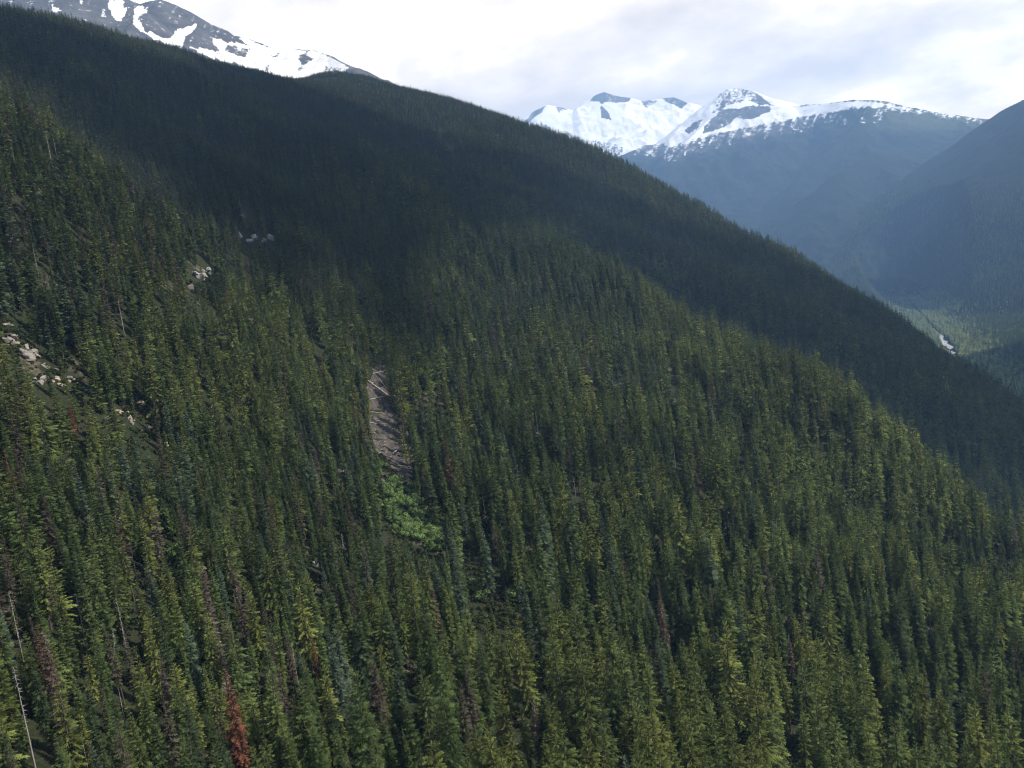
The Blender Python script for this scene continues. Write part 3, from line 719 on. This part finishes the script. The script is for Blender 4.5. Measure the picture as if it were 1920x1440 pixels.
open_ = (fy_ > 628) & (fy_ < 676) & (fx_ > 1755) & (fx_ < 1796)
k_ = ~((cdist < 7) | (open_ & (cdist < 20)))
FX, FY, FZ, cdist, fx_, fy_ = (a[k_] for a in (FX, FY, FZ, cdist, fx_, fy_))
k = len(FX)
rip = RNG.random(k) < np.clip(1.25 - cdist / 190, .06, .85) * (FZ < FLOOR_Z + 60)
fl = np.where(rip[:, None], np.array([(.27, .32, .13)]), fir_c[RNG.choice(6, k, p=fir_p)] * 1.5) * RNG.uniform(.7, 1.3, k)[:, None]
fs = np.clip(RNG.normal(1.08, .22, k), .5, 1.6); fw = fs * np.where(rip, 1.5, 1.15); fs = np.where(rip, fs * .62, fs)
points_forest('valley_forest', np.stack([FX, FY, FZ], -1), np.where(rip, RNG.integers(6, 10, k), RNG.integers(0, 10, k)) + 2 * NSP,
              np.stack([np.zeros(k), np.zeros(k), RNG.uniform(0, 6.28, k)], -1), np.stack([fw, fw, fs], -1), fl, 'hazy conifer forest on the valley floor and far slope')
print('forest', n, 'valley', k, 'lod0', int((lod == 0).sum()))
#@@THINGS
# ------------------------------------------------------------------ clouds that shade parts of the slope
def icosphere(sub=2):
    import bmesh
    bm = bmesh.new(); bmesh.ops.create_icosphere(bm, subdivisions=sub, radius=1.0)
    v = np.array([q.co[:] for q in bm.verts]); f = np.array([[w.index for w in q.verts] for q in bm.faces]); bm.free(); return v, f
ICO2, ICO1 = icosphere(2), icosphere(1)
mt, t, out = material('cloud')
dcl = t.nodes.new('ShaderNodeBsdfDiffuse'); dcl.inputs[0].default_value = (.9, .9, .92, 1); t.links.new(dcl.outputs[0], out.inputs[0]); M_CLOUD = mt
CLOUD_Z = 3100.0
SHADOWS = [
 [(-120,95),(120,120),(330,175),(520,215),(700,290),(830,345),(780,410),(720,480),(715,570),(690,650),(600,570),(470,425),(330,370),(230,295),(120,225),(0,165),(-120,120)],
 [(420,170),(560,185),(700,215),(850,270),(980,325),(1080,400),(1140,470),(1010,450),(900,440),(800,430),(740,360),(640,270)],
 [(560,430),(700,405),(790,425),(775,520),(745,620),(715,692),(672,680),(630,610),(585,520)],
 [(960,325),(1060,325),(1180,375),(1310,432),(1400,452),(1510,506),(1700,618),(1800,685),(1960,785),(1990,1030),(1920,975),(1800,890),(1680,800),(1560,712),(1400,622),(1250,532),(1120,462),(1010,405)],
 ]
for si, poly in enumerate(SHADOWS):
    pa = np.array(poly, float); nx_ = np.roll(pa, -1, 0)
    dense = np.concatenate([pa + (nx_ - pa) * f for f in (0, .25, .5, .75)]).reshape(4, -1, 2).transpose(1, 0, 2).reshape(-1, 2)
    w = hill_hit(dense[:, 0], dense[:, 1], lift=12.0)
    sv = np.array(SUN); w = w + sv * ((CLOUD_Z - w[:, 2]) / sv[2])[:, None]
    lo, hi = w[:, :2].min(0) - 60, w[:, :2].max(0) + 60
    cxs, cys = np.arange(lo[0], hi[0], 13.0), np.arange(lo[1], hi[1], 13.0); cX, cY = np.meshgrid(cxs, cys)
    ws, wa = ((260, 260), (200, 160), (120, 60), (120, 40))[si]; wx, wy = cX + (VN.fbm(cX, cY, ws, 5) - .5) * wa, cY + (VN.fbm(cX + 900, cY, ws, 5) - .5) * wa
    wn = np.roll(w[:, :2], -1, 0); ed = np.full(cX.shape, 1e9)
    for p, q in zip(w[:, :2], wn):
        dx, dy = q - p; tt = np.clip(((wx - p[0]) * dx + (wy - p[1]) * dy) / (dx * dx + dy * dy + 1e-9), 0, 1); ed = np.minimum(ed, np.hypot(wx - p[0] - tt * dx, wy - p[1] - tt * dy))
    insd = inside(wx, wy, w[:, :2]); e = np.where(insd, ed, -ed) + (VN.fbm(cX + 300, cY, 190, 5) - (.53, .57, .48, .5)[si]) * (260, 560, 60, 40)[si]
    puff = .55 + .9 * VN.fbm(cX, cY, 150, 5, True)
    top = CLOUD_Z + 45 * np.sqrt(np.maximum(e, 0)) * .32 * puff * 2.2; bot = CLOUD_Z - 9 * np.sqrt(np.maximum(e, 0)) * .32 * puff * 2.2
    fc = grid_faces(len(cxs), len(cys)); ok = (e.ravel()[fc] > 0).all(1); nv = cX.size
    V = np.concatenate([np.stack([cX.ravel(), cY.ravel(), top.ravel()], -1), np.stack([cX.ravel(), cY.ravel(), bot.ravel() - .5], -1)])
    link('cloud', new_mesh('cloud', V, np.concatenate([fc[ok], fc[ok][:, ::-1] + nv]), True), [M_CLOUD], kind='stuff')

# ------------------------------------------------------------------ the largest trees, each a tree of its own
single_roots = []
for i in np.nonzero(single)[0]:
    k = int(idx[i])
    kind_ = 'hemlock' if k in range(6, 10) else 'fir'
    root = bpy.data.objects.new(kind_ + '_tree', None); COL.objects.link(root); root.empty_display_size = 1
    root.location = (X[i], Y[i], Z[i]); root.rotation_euler = tuple(rot[i]); root.scale = tuple(scl[i])
    c = bpy.data.objects.new('crown', CROWNS[k]); COL.objects.link(c); c.parent = root; c['leaf'] = tuple(float(q) for q in leaf[i])
    tk = bpy.data.objects.new('trunk', TRUNKS[k]); COL.objects.link(tk); tk.parent = root
    single_roots.append((i, root))

# ------------------------------------------------------------------ dead and red trees
RUST = dict(rust=(.115, .05, .03), red=(.13, .045, .03), maroon=(.065, .04, .034), brown=(.085, .064, .052))
DEAD_CROWN = {}
def dead_crown(k):
    if k not in DEAD_CROWN:
        DEAD_CROWN[k] = crown_mesh('dead_crown', make_crown(seed=80 + k, H=HREF, R=(1.9, 1.75, 2.0)[k], nwhorl=44, nbr=7, nseg=4, form='fir', start=.08, gaps=.08, width=.40))
    return DEAD_CROWN[k]
SNAG_T = [trunk_mesh('trunk', 70 + k, HREF, .22, M_DEAD) for k in range(3)]
BROWN_T = trunk_mesh('trunk', 75, HREF, .26)
SNAG_B = []
for k, (nb_, lo_, hi_, lm_) in enumerate([(70, .22, .97, 2.2), (50, .40, .99, 1.9), (85, .12, .97, 1.8)]):
    v, f = dead_branches(70 + k, HREF, nb_, lo_, hi_, lm_); me = new_mesh('dead_branches', v, f); me.materials.append(M_DEAD); SNAG_B.append(me)
dead_roots = []
for di, ((dx_, dy_, dh, kind_, nick, lab), p) in enumerate(zip(DEADS, DP)):
    bare = kind_ in ('snag', 'lean', 'bare')
    root = bpy.data.objects.new('dead_snag' if bare else 'dead_fir', None); COL.objects.link(root); root.location = p
    s_ = dh / HREF; root.scale = (max(s_, .72),) * 2 + (s_,); root.rotation_euler = (.0, .10 if kind_ == 'lean' else 0, di * 1.7)
    if kind_ == 'lean': root.rotation_euler = (0, .12, 0)
    tk = bpy.data.objects.new('trunk', SNAG_T[di % 3] if bare else BROWN_T); COL.objects.link(tk); tk.parent = root
    if kind_ != 'bare' and (bare or dh > 17):
        b = bpy.data.objects.new('branches', SNAG_B[di % 3]); COL.objects.link(b); b.parent = root
    if not bare:
        c = bpy.data.objects.new('crown', dead_crown(di % 3)); COL.objects.link(c); c.parent = root
        c['leaf'] = RUST[kind_]
        if dh < 16 and kind_ in ('rust', 'red'): root.scale = (s_ * .8, s_ * .8, s_)
    root['label'] = lab; root['category'] = 'dead tree'; root['group'] = 'bare snags' if bare else 'red and brown dead firs'; dead_roots.append(root)

# ------------------------------------------------------------------ rocks
def mat_rock(name, a, b, c_):
    mt, t, out = material(name); co = objco(t); n = noise(t, co, .7, 6, .65); n2_ = noise(t, co, .18, 4, .6)
    c = ramp(t, n, [(.3, a), (.6, b)]); c = mixc(t, ramp(t, n2_, [(.5, (0, 0, 0)), (.62, (.8, .8, .8))]), c, c_)
    diffuse(t, out, c, .95, n, .8, .4); return mt
M_ROCK = dict(pale=mat_rock('pale_rock', (.13, .115, .10), (.30, .275, .25), (.20, .16, .125)), grey=mat_rock('grey_rock', (.17, .17, .17), (.36, .36, .35), (.22, .21, .19)),
              tan=mat_rock('tan_rock', (.22, .18, .14), (.42, .36, .29), (.30, .23, .17)), orange=mat_rock('rusty_rock', (.30, .17, .09), (.48, .38, .26), (.38, .17, .07)))
def rock_mesh(seed, w, d, h):
    g = np.random.default_rng(seed); v = ICO2[0].copy()
    for _ in range(11):                                   # chop flat faces off a ball
        nrm = g.normal(0, 1, 3); nrm /= np.linalg.norm(nrm); c = g.uniform(.36, .74); q = v @ nrm
        v = v - np.outer(np.maximum(q - c, 0), nrm)
    v = v * np.array([w, d, h]) * .62 * (1 + .05 * g.standard_normal((len(v), 1)))
    return new_mesh('rock', v, ICO2[1])
rock_roots = []
for ri, (rx, ry, rw, rh, look, nick, lab) in enumerate(ROCKS):
    p = hill_hit(np.array([float(rx)]), np.array([ry + rh * .25]))[0]; D = float(np.linalg.norm(p)); s_ = D / FOC
    w_, h_ = rw * s_ * 1.45, rh * s_ * 1.35; g = np.random.default_rng(300 + ri); z = float(hill_z(p[0], p[1]))
    tilt = (0.0, math.radians(28), g.uniform(-.4, .4))
    if rw < 13:
        o = link('boulder', rock_mesh(400 + ri, w_, w_ * .8, max(h_, w_ * .6)), [M_ROCK[look]], loc=(p[0], p[1], z + h_ * .15)); o.rotation_euler = tilt
    else:
        o = bpy.data.objects.new('rock_outcrop', None); COL.objects.link(o); o.location = (p[0], p[1], z); o.rotation_euler = tilt
        nb_ = 8 if rw >= 24 else 6
        for q in range(nb_):
            f = .85 - .07 * q
            b = link('block', rock_mesh(400 + ri * 9 + q, w_ * f * g.uniform(.25, .8), w_ * .5 * g.uniform(.5, 1), h_ * f * g.uniform(.25, .7)), [M_ROCK[look]], parent=o,
                     loc=(g.uniform(-.5, .5) * w_, g.uniform(-.45, .45) * w_, g.uniform(-.2, .2) * h_)); b.rotation_euler = (g.normal(0, .25), g.normal(0, .25), g.uniform(0, 6))
    o['label'] = lab; o['category'] = 'rock'; o['group'] = 'rocks showing between the trees'; rock_roots.append(o)

# ------------------------------------------------------------------ landslip scar with its logs and rubble
pa = np.array(SLIDE_POLY, float); wp = hill_hit(pa[:, 0], pa[:, 1])
lo, hi = wp[:, :2].min(0) - 6, wp[:, :2].max(0) + 6
gx_, gy_ = np.arange(lo[0], hi[0], .6), np.arange(lo[1], hi[1], .6); gX, gY = np.meshgrid(gx_, gy_)
rib = VN.fbm(gX * .35 + gY * .25 + 40, gY * 1.1 - gX * .75, 4.2, 4, True); fine = VN.fbm(gX + 9, gY, 1.6, 3)
gZ = hill_z(gX, gY) + .25 + (rib - .55) * 3.0 + (fine - .5) * .7
qx, qy, _ = project(np.stack([gX, gY, hill_z(gX, gY)], -1))
wob = (VN.fbm(gX, gY, 9, 3) - .5) * 16
ins = inside(qx + wob, qy + wob * .6, SLIDE_POLY)
gZ = np.where(ins, gZ, hill_z(gX, gY) - 1.0)
fc = grid_faces(len(gx_), len(gy_)); ok = ins.ravel()[fc].any(1)
mt, t, out = material('bare_soil'); co = objco(t); nn = noise(t, co, .35, 7, .7); n2_ = noise(t, co, 1.6, 4, .7)
c = ramp(t, nn, [(.3, (.035, .031, .030)), (.5, (.07, .062, .058)), (.68, (.15, .125, .10))])
c = mixc(t, ramp(t, n2_, [(.56, (0, 0, 0)), (.7, (.7, .7, .7))]), c, (.20, .175, .15))
diffuse(t, out, c, 1, n2_, .8, .4); M_SOIL = mt
link('scree_slope', new_mesh('scree_slope', np.stack([gX.ravel(), gY.ravel(), gZ.ravel()], -1), fc[ok]), [M_SOIL], kind='structure')
def slip_z(x, y):
    i = int(np.clip(round((x - gx_[0]) / .6), 0, len(gx_) - 1)); j = int(np.clip(round((y - gy_[0]) / .6), 0, len(gy_) - 1)); return float(max(gZ[j, i], hill_z(np.array(x), np.array(y))))
LOGS = [((691,719),(736,751),.42,'long pale log lying aslant across the upper bare slide'),((712,716),(727,735),.26,'short grey log pointing down at the head of the slide'),
        ((700,706),(724,700),.28,'pale log lying level at the very top of the slide'),((686,793),(727,799),.24,'thin level log across the middle of the slide'),
        ((694,755),(733,747),.22,'dark log just under the long pale log'),((737,853),(760,836),.26,'pale log tilted up to the right at the foot of the slide'),
        ((690,777),(722,779),.2,'thin pale log between the long log and the middle log'),((750,878),(770,884),.24,'short log at the lowest tip of the bare slide')]
log_roots = []
for li, (a, b, r, lab) in enumerate(LOGS):
    A = hill_hit(np.array([float(a[0])]), np.array([float(a[1])]))[0]; B = hill_hit(np.array([float(b[0])]), np.array([float(b[1])]))[0]
    fr = np.linspace(0, 1, 6); P = A + (B - A) * fr[:, None]; za, zb = slip_z(*P[0, :2]) + r * 1.2, slip_z(*P[-1, :2]) + r * 1.2
    zs = za + (zb - za) * fr; lift = max(0, max(slip_z(*P[q, :2]) - zs[q] for q in range(6))) * .75; P[:, 2] = zs + lift + r * .5
    P[1:-1, 2] += np.random.default_rng(li).normal(0, .08, 4); c0 = P[0].copy()
    v, f = tube(P - c0, np.linspace(r, r * .6, 6), 8)
    o = link('fallen_log', new_mesh('fallen_log', v, f, True), [M_LOG], loc=tuple(c0), label=lab, cat='log', group='logs lying on the bare slide')
    log_roots.append(o)
g = np.random.default_rng(55); parts = []
cand = np.argwhere(ins); cand = cand[g.choice(len(cand), min(260, len(cand)), replace=False)]
for j, i in cand:
    s_ = abs(g.normal(0, .28)) + .10
    parts.append((ICO1[0] * np.array([s_ * g.uniform(.8, 1.6), s_, s_ * .7]) * (1 + .2 * g.standard_normal((len(ICO1[0]), 1))) + np.array([gX[j, i], gY[j, i], gZ[j, i] + s_ * .3]), ICO1[1]))
v, f = merge(parts); link('rubble', new_mesh('rubble', v, f), [M_ROCK['tan']], kind='stuff', label='loose stones strewn over the bare slide')

# ------------------------------------------------------------------ bright green thicket and shrubs
def bush(seed, r, h, nl=460, ls=.29):
    g = np.random.default_rng(seed); nlob = 6; cen = np.stack([g.normal(0, .42, nlob) * r, g.normal(0, .42, nlob) * r, h * (.35 + .45 * g.random(nlob))], -1); V = []; Fc = []; VAR = []
    for q in range(nl):
        c = cen[q % nlob]; d = g.normal(0, 1, 3); d /= np.linalg.norm(d); d[2] = abs(d[2]) * 1.0 if g.random() < .8 else d[2]
        p = c + d * np.array([r * .55, r * .55, h * .38]) * (.6 + .45 * g.random()); a = np.cross(d, g.normal(0, 1, 3)); a /= np.linalg.norm(a) + 1e-9; b = np.cross(d, a)
        b = b + d * g.normal(0, .5); s_ = ls * (.6 + .8 * g.random()); i = len(V)
        V += [p - a * s_, p - b * s_ * .6, p + a * s_, p + b * s_ * .6]; Fc += [(i, i + 1, i + 2), (i, i + 2, i + 3)]; vv = np.clip(.5 + g.normal(0, .22), 0, 1); VAR += [vv, vv]
    return np.array(V), np.array(Fc), np.array(VAR)
def leaf_mesh(name, V, Fc, VAR):
    me = new_mesh(name, V, Fc); fattr(me, 'var', VAR, 'FACE'); fattr(me, 'dry', np.zeros(len(Fc)), 'FACE'); me.materials.append(M_LEAF); return me
BUSH = [bush(500 + k, 2.4, 3.6) for k in range(4)]
TH = [(716,908),(742,900),(772,912),(804,955),(826,1000),(836,1040),(805,1035),(775,1018),(740,1008),(724,955)]
pa = np.array(TH, float); g = np.random.default_rng(66); q = pa.min(0) + (pa.max(0) - pa.min(0)) * g.random((700, 2)); q = q[inside(q[:, 0], q[:, 1], TH)][:150]
w = hill_hit(q[:, 0], q[:, 1]); V = []; Fc = []; VV = []; o_ = 0
for k, p in enumerate(w):
    b = BUSH[k % 4]; s_ = g.uniform(.6, 1.25); th = g.uniform(0, 6.28); c_, n_ = math.cos(th), math.sin(th)
    v = b[0] * s_; v = np.stack([v[:, 0] * c_ - v[:, 1] * n_, v[:, 0] * n_ + v[:, 1] * c_, v[:, 2]], -1) + np.array([p[0], p[1], float(hill_z(p[0], p[1])) - .3])
    V.append(v); Fc.append(b[1] + o_); VV.append(np.clip(b[2] + g.normal(0, .15), 0, 1)); o_ += len(v)
o = link('alder_thicket', leaf_mesh('alder_thicket', np.concatenate(V), np.concatenate(Fc), np.concatenate(VV)), kind='stuff', label='bright green leafy thicket filling the gully below the bare slide')
o['leaf'] = (.11, .165, .055)
stem_v = merge([tube([(0, 0, -1), (.5 * math.cos(a), .5 * math.sin(a), 1.2), (1.1 * math.cos(a), 1.1 * math.sin(a), 2.4)], [.09, .07, .03], 4) for a in (0.3, 1.9, 3.3, 4.9)])
STEM = new_mesh('stems', *stem_v); STEM.materials.append(M_BARK); BUSHM = [leaf_mesh('foliage', *b) for b in BUSH]
shrub_roots = []
for k, (sx_, sy_, s_, lab) in enumerate([(893,1112,1.7,'bright green alder bush between tall firs, below the gully thicket'),(905,1130,1.2,'smaller green bush tucked under the bright alder bush'),
        (950,1130,1.5,'green bush at the edge of the deep shade, right of two others'),(882,1026,1.3,'small green bush standing right of the gully thicket'),(335,1056,1.5,'lone pale green bush among dark firs on the left'),(352,1068,1.1,'small bush beside the lone pale green bush'),
        (715,880,1.2,'green bush at the lower left corner of the bare slide')]):
    p = hill_hit(np.array([float(sx_)]), np.array([float(sy_)]))[0]
    r0_ = bpy.data.objects.new('alder_shrub', None); COL.objects.link(r0_); r0_.location = (p[0], p[1], float(hill_z(p[0], p[1]))); r0_.scale = (s_,) * 3; r0_.rotation_euler = (0, 0, k * 1.3)
    c = bpy.data.objects.new('foliage', BUSHM[k % 4]); COL.objects.link(c); c.parent = r0_; c['leaf'] = (.09, .135, .045)
    c = bpy.data.objects.new('stems', STEM); COL.objects.link(c); c.parent = r0_
    r0_['label'] = lab; r0_['category'] = 'shrub'; r0_['group'] = 'green bushes among the conifers'; shrub_roots.append(r0_)

# ------------------------------------------------------------------ low undergrowth between the trunks
ulib = bpy.data.collections.new('undergrowth_library')
for k in range(3):
    b = bush(700 + k, 1.3, 1.5, 70, .34); ulib.objects.link(bpy.data.objects.new('low_shrub_%d' % k, leaf_mesh('low_shrub', *b)))
gu = np.random.default_rng(77); ux, uy = gu.uniform(-420, 330, 60000), gu.uniform(90, 640, 60000); uz = hill_z(ux, uy)
upx, upy, ud = project(np.stack([ux, uy, uz], -1)); ku = (upx > -60) & (upx < 1980) & (upy > 150) & (upy < 1560) & (VN.fbm(ux + 50, uy, 24, 3) > .42) & ~inside(upx, upy, SLIDE_POLY)
ux, uy, uz = ux[ku], uy[ku], uz[ku]; nu = len(ux)
lib_keep = lib; lib = ulib
ucol = np.array([(.032, .045, .015), (.042, .058, .018), (.038, .036, .020)])[gu.integers(0, 3, nu)] * gu.uniform(.7, 1.3, nu)[:, None]
us = gu.uniform(.5, 1.35, nu)
points_forest('undergrowth', np.stack([ux, uy, uz - .2], -1), gu.integers(0, 3, nu), np.stack([np.zeros(nu), np.zeros(nu), gu.uniform(0, 6.28, nu)], -1), np.stack([us, us, us], -1), ucol, 'low dark green shrubs between the trunks')
lib = lib_keep

# ------------------------------------------------------------------ creek on the valley floor
def ribbon(name, C, wd, z, mt):
    V = []
    for k in range(len(C)):
        d = C[min(k + 1, len(C) - 1)] - C[max(k - 1, 0)]; d = d[:2] / np.linalg.norm(d[:2]); nr = np.array([-d[1], d[0]])
        V += [(*(C[k, :2] + nr * wd[k]), z), (*(C[k, :2] - nr * wd[k]), z)]
    return link(name, new_mesh(name, V, [(2 * k, 2 * k + 1, 2 * k + 3, 2 * k + 2) for k in range(len(C) - 1)]), [mt], kind='structure')
cc = np.concatenate([CRK[:-1] + (CRK[1:] - CRK[:-1]) * f for f in (0, .25, .5, .75)]).reshape(4, -1, 3).transpose(1, 0, 2).reshape(-1, 3)
gw = np.random.default_rng(5); cc[:, :2] += gw.normal(0, 8, (len(cc), 2))
mt, t, out = material('gravel'); diffuse(t, out, ramp(t, noise(t, objco(t), .08, 4), [(.35, (.30, .29, .26)), (.65, (.62, .60, .56))]))
sel = slice(9, 30); cc = cc[sel]
ribbon('gravel_bar', cc, gw.uniform(4, 14, len(cc)), FLOOR_Z + .3, mt)
mt, t, out = material('creek_water'); diffuse(t, out, ramp(t, noise(t, objco(t), .1, 4), [(.35, (.30, .36, .35)), (.6, (.85, .88, .88))]), .15)
ribbon('creek', cc, gw.uniform(2, 5, len(cc)), FLOOR_Z + .6, mt)

# ------------------------------------------------------------------ words for the single trees: look, then where it stands next to something one can find
MARKS = [(d_[0] + 6, d_[1] + 60 * d_[2] / 25, d_[4]) for d_ in DEADS] + [(r[0], r[1], r[5]) for r in ROCKS] + [
    (725, 780, 'the bare slide'), (770, 965, 'the gully thicket'), (893, 1105, 'the bright alder bush'), (335, 1050, 'the lone bush')]
FIRW = ['dark green', 'mid green', 'deep green', 'blue-green', 'pale blue-green', 'light green']; HEMW = ['olive', 'green', 'yellow-green', 'dark olive']; DRYW = ['grey-green', 'brownish', 'greyish brown', 'dull brown', 'reddish brown']
ORD = ['', 'second ', 'third ', 'fourth ', 'fifth ', 'sixth ', 'seventh ', 'eighth ', 'ninth ', 'tenth ', 'eleventh ', 'twelfth ', 'thirteenth ', 'fourteenth ', 'fifteenth ']
slots = {}
for i, root in single_roots:
    vx, vy = tx[i] * .6 + min(bx[i], 1900) * .4, ty[i] * .65 + min(by[i], 1440) * .35
    best = min(MARKS, key=lambda q: math.hypot(q[0] - vx, q[1] - vy))
    an = math.degrees(math.atan2(best[1] - vy, vx - best[0])) % 360
    way = ['right of', 'above right of', 'above', 'above left of', 'left of', 'below left of', 'below', 'below right of'][int((an + 22.5) // 45) % 8]
    kd = 'hemlock' if 6 <= idx[i] < 10 else 'fir'
    slots.setdefault((kd, best[2], way), []).append((math.hypot(best[0] - vx, best[1] - vy), i, root))
for (kd, nick, way), l in slots.items():
    for q, (_, i, root) in enumerate(sorted(l, key=lambda e: e[0])):
        if kd == 'hemlock': w_ = HEMW[hk[i]] + (' broad' if wid[i] > 1.0 else '')
        elif is_dry[i]: w_ = 'thin ' + DRYW[dk[i]]
        else: w_ = FIRW[fk[i]] + (' slender' if wid[i] < .93 else '')
        if size[i] > 1.3: w_ = 'tall ' + w_
        root['label'] = ('%s %s, %snearest %s %s' % (w_, kd, ORD[min(q, 14)], way, nick)).strip()
        root['category'] = 'tree'; root['group'] = 'conifers standing on the near slope'
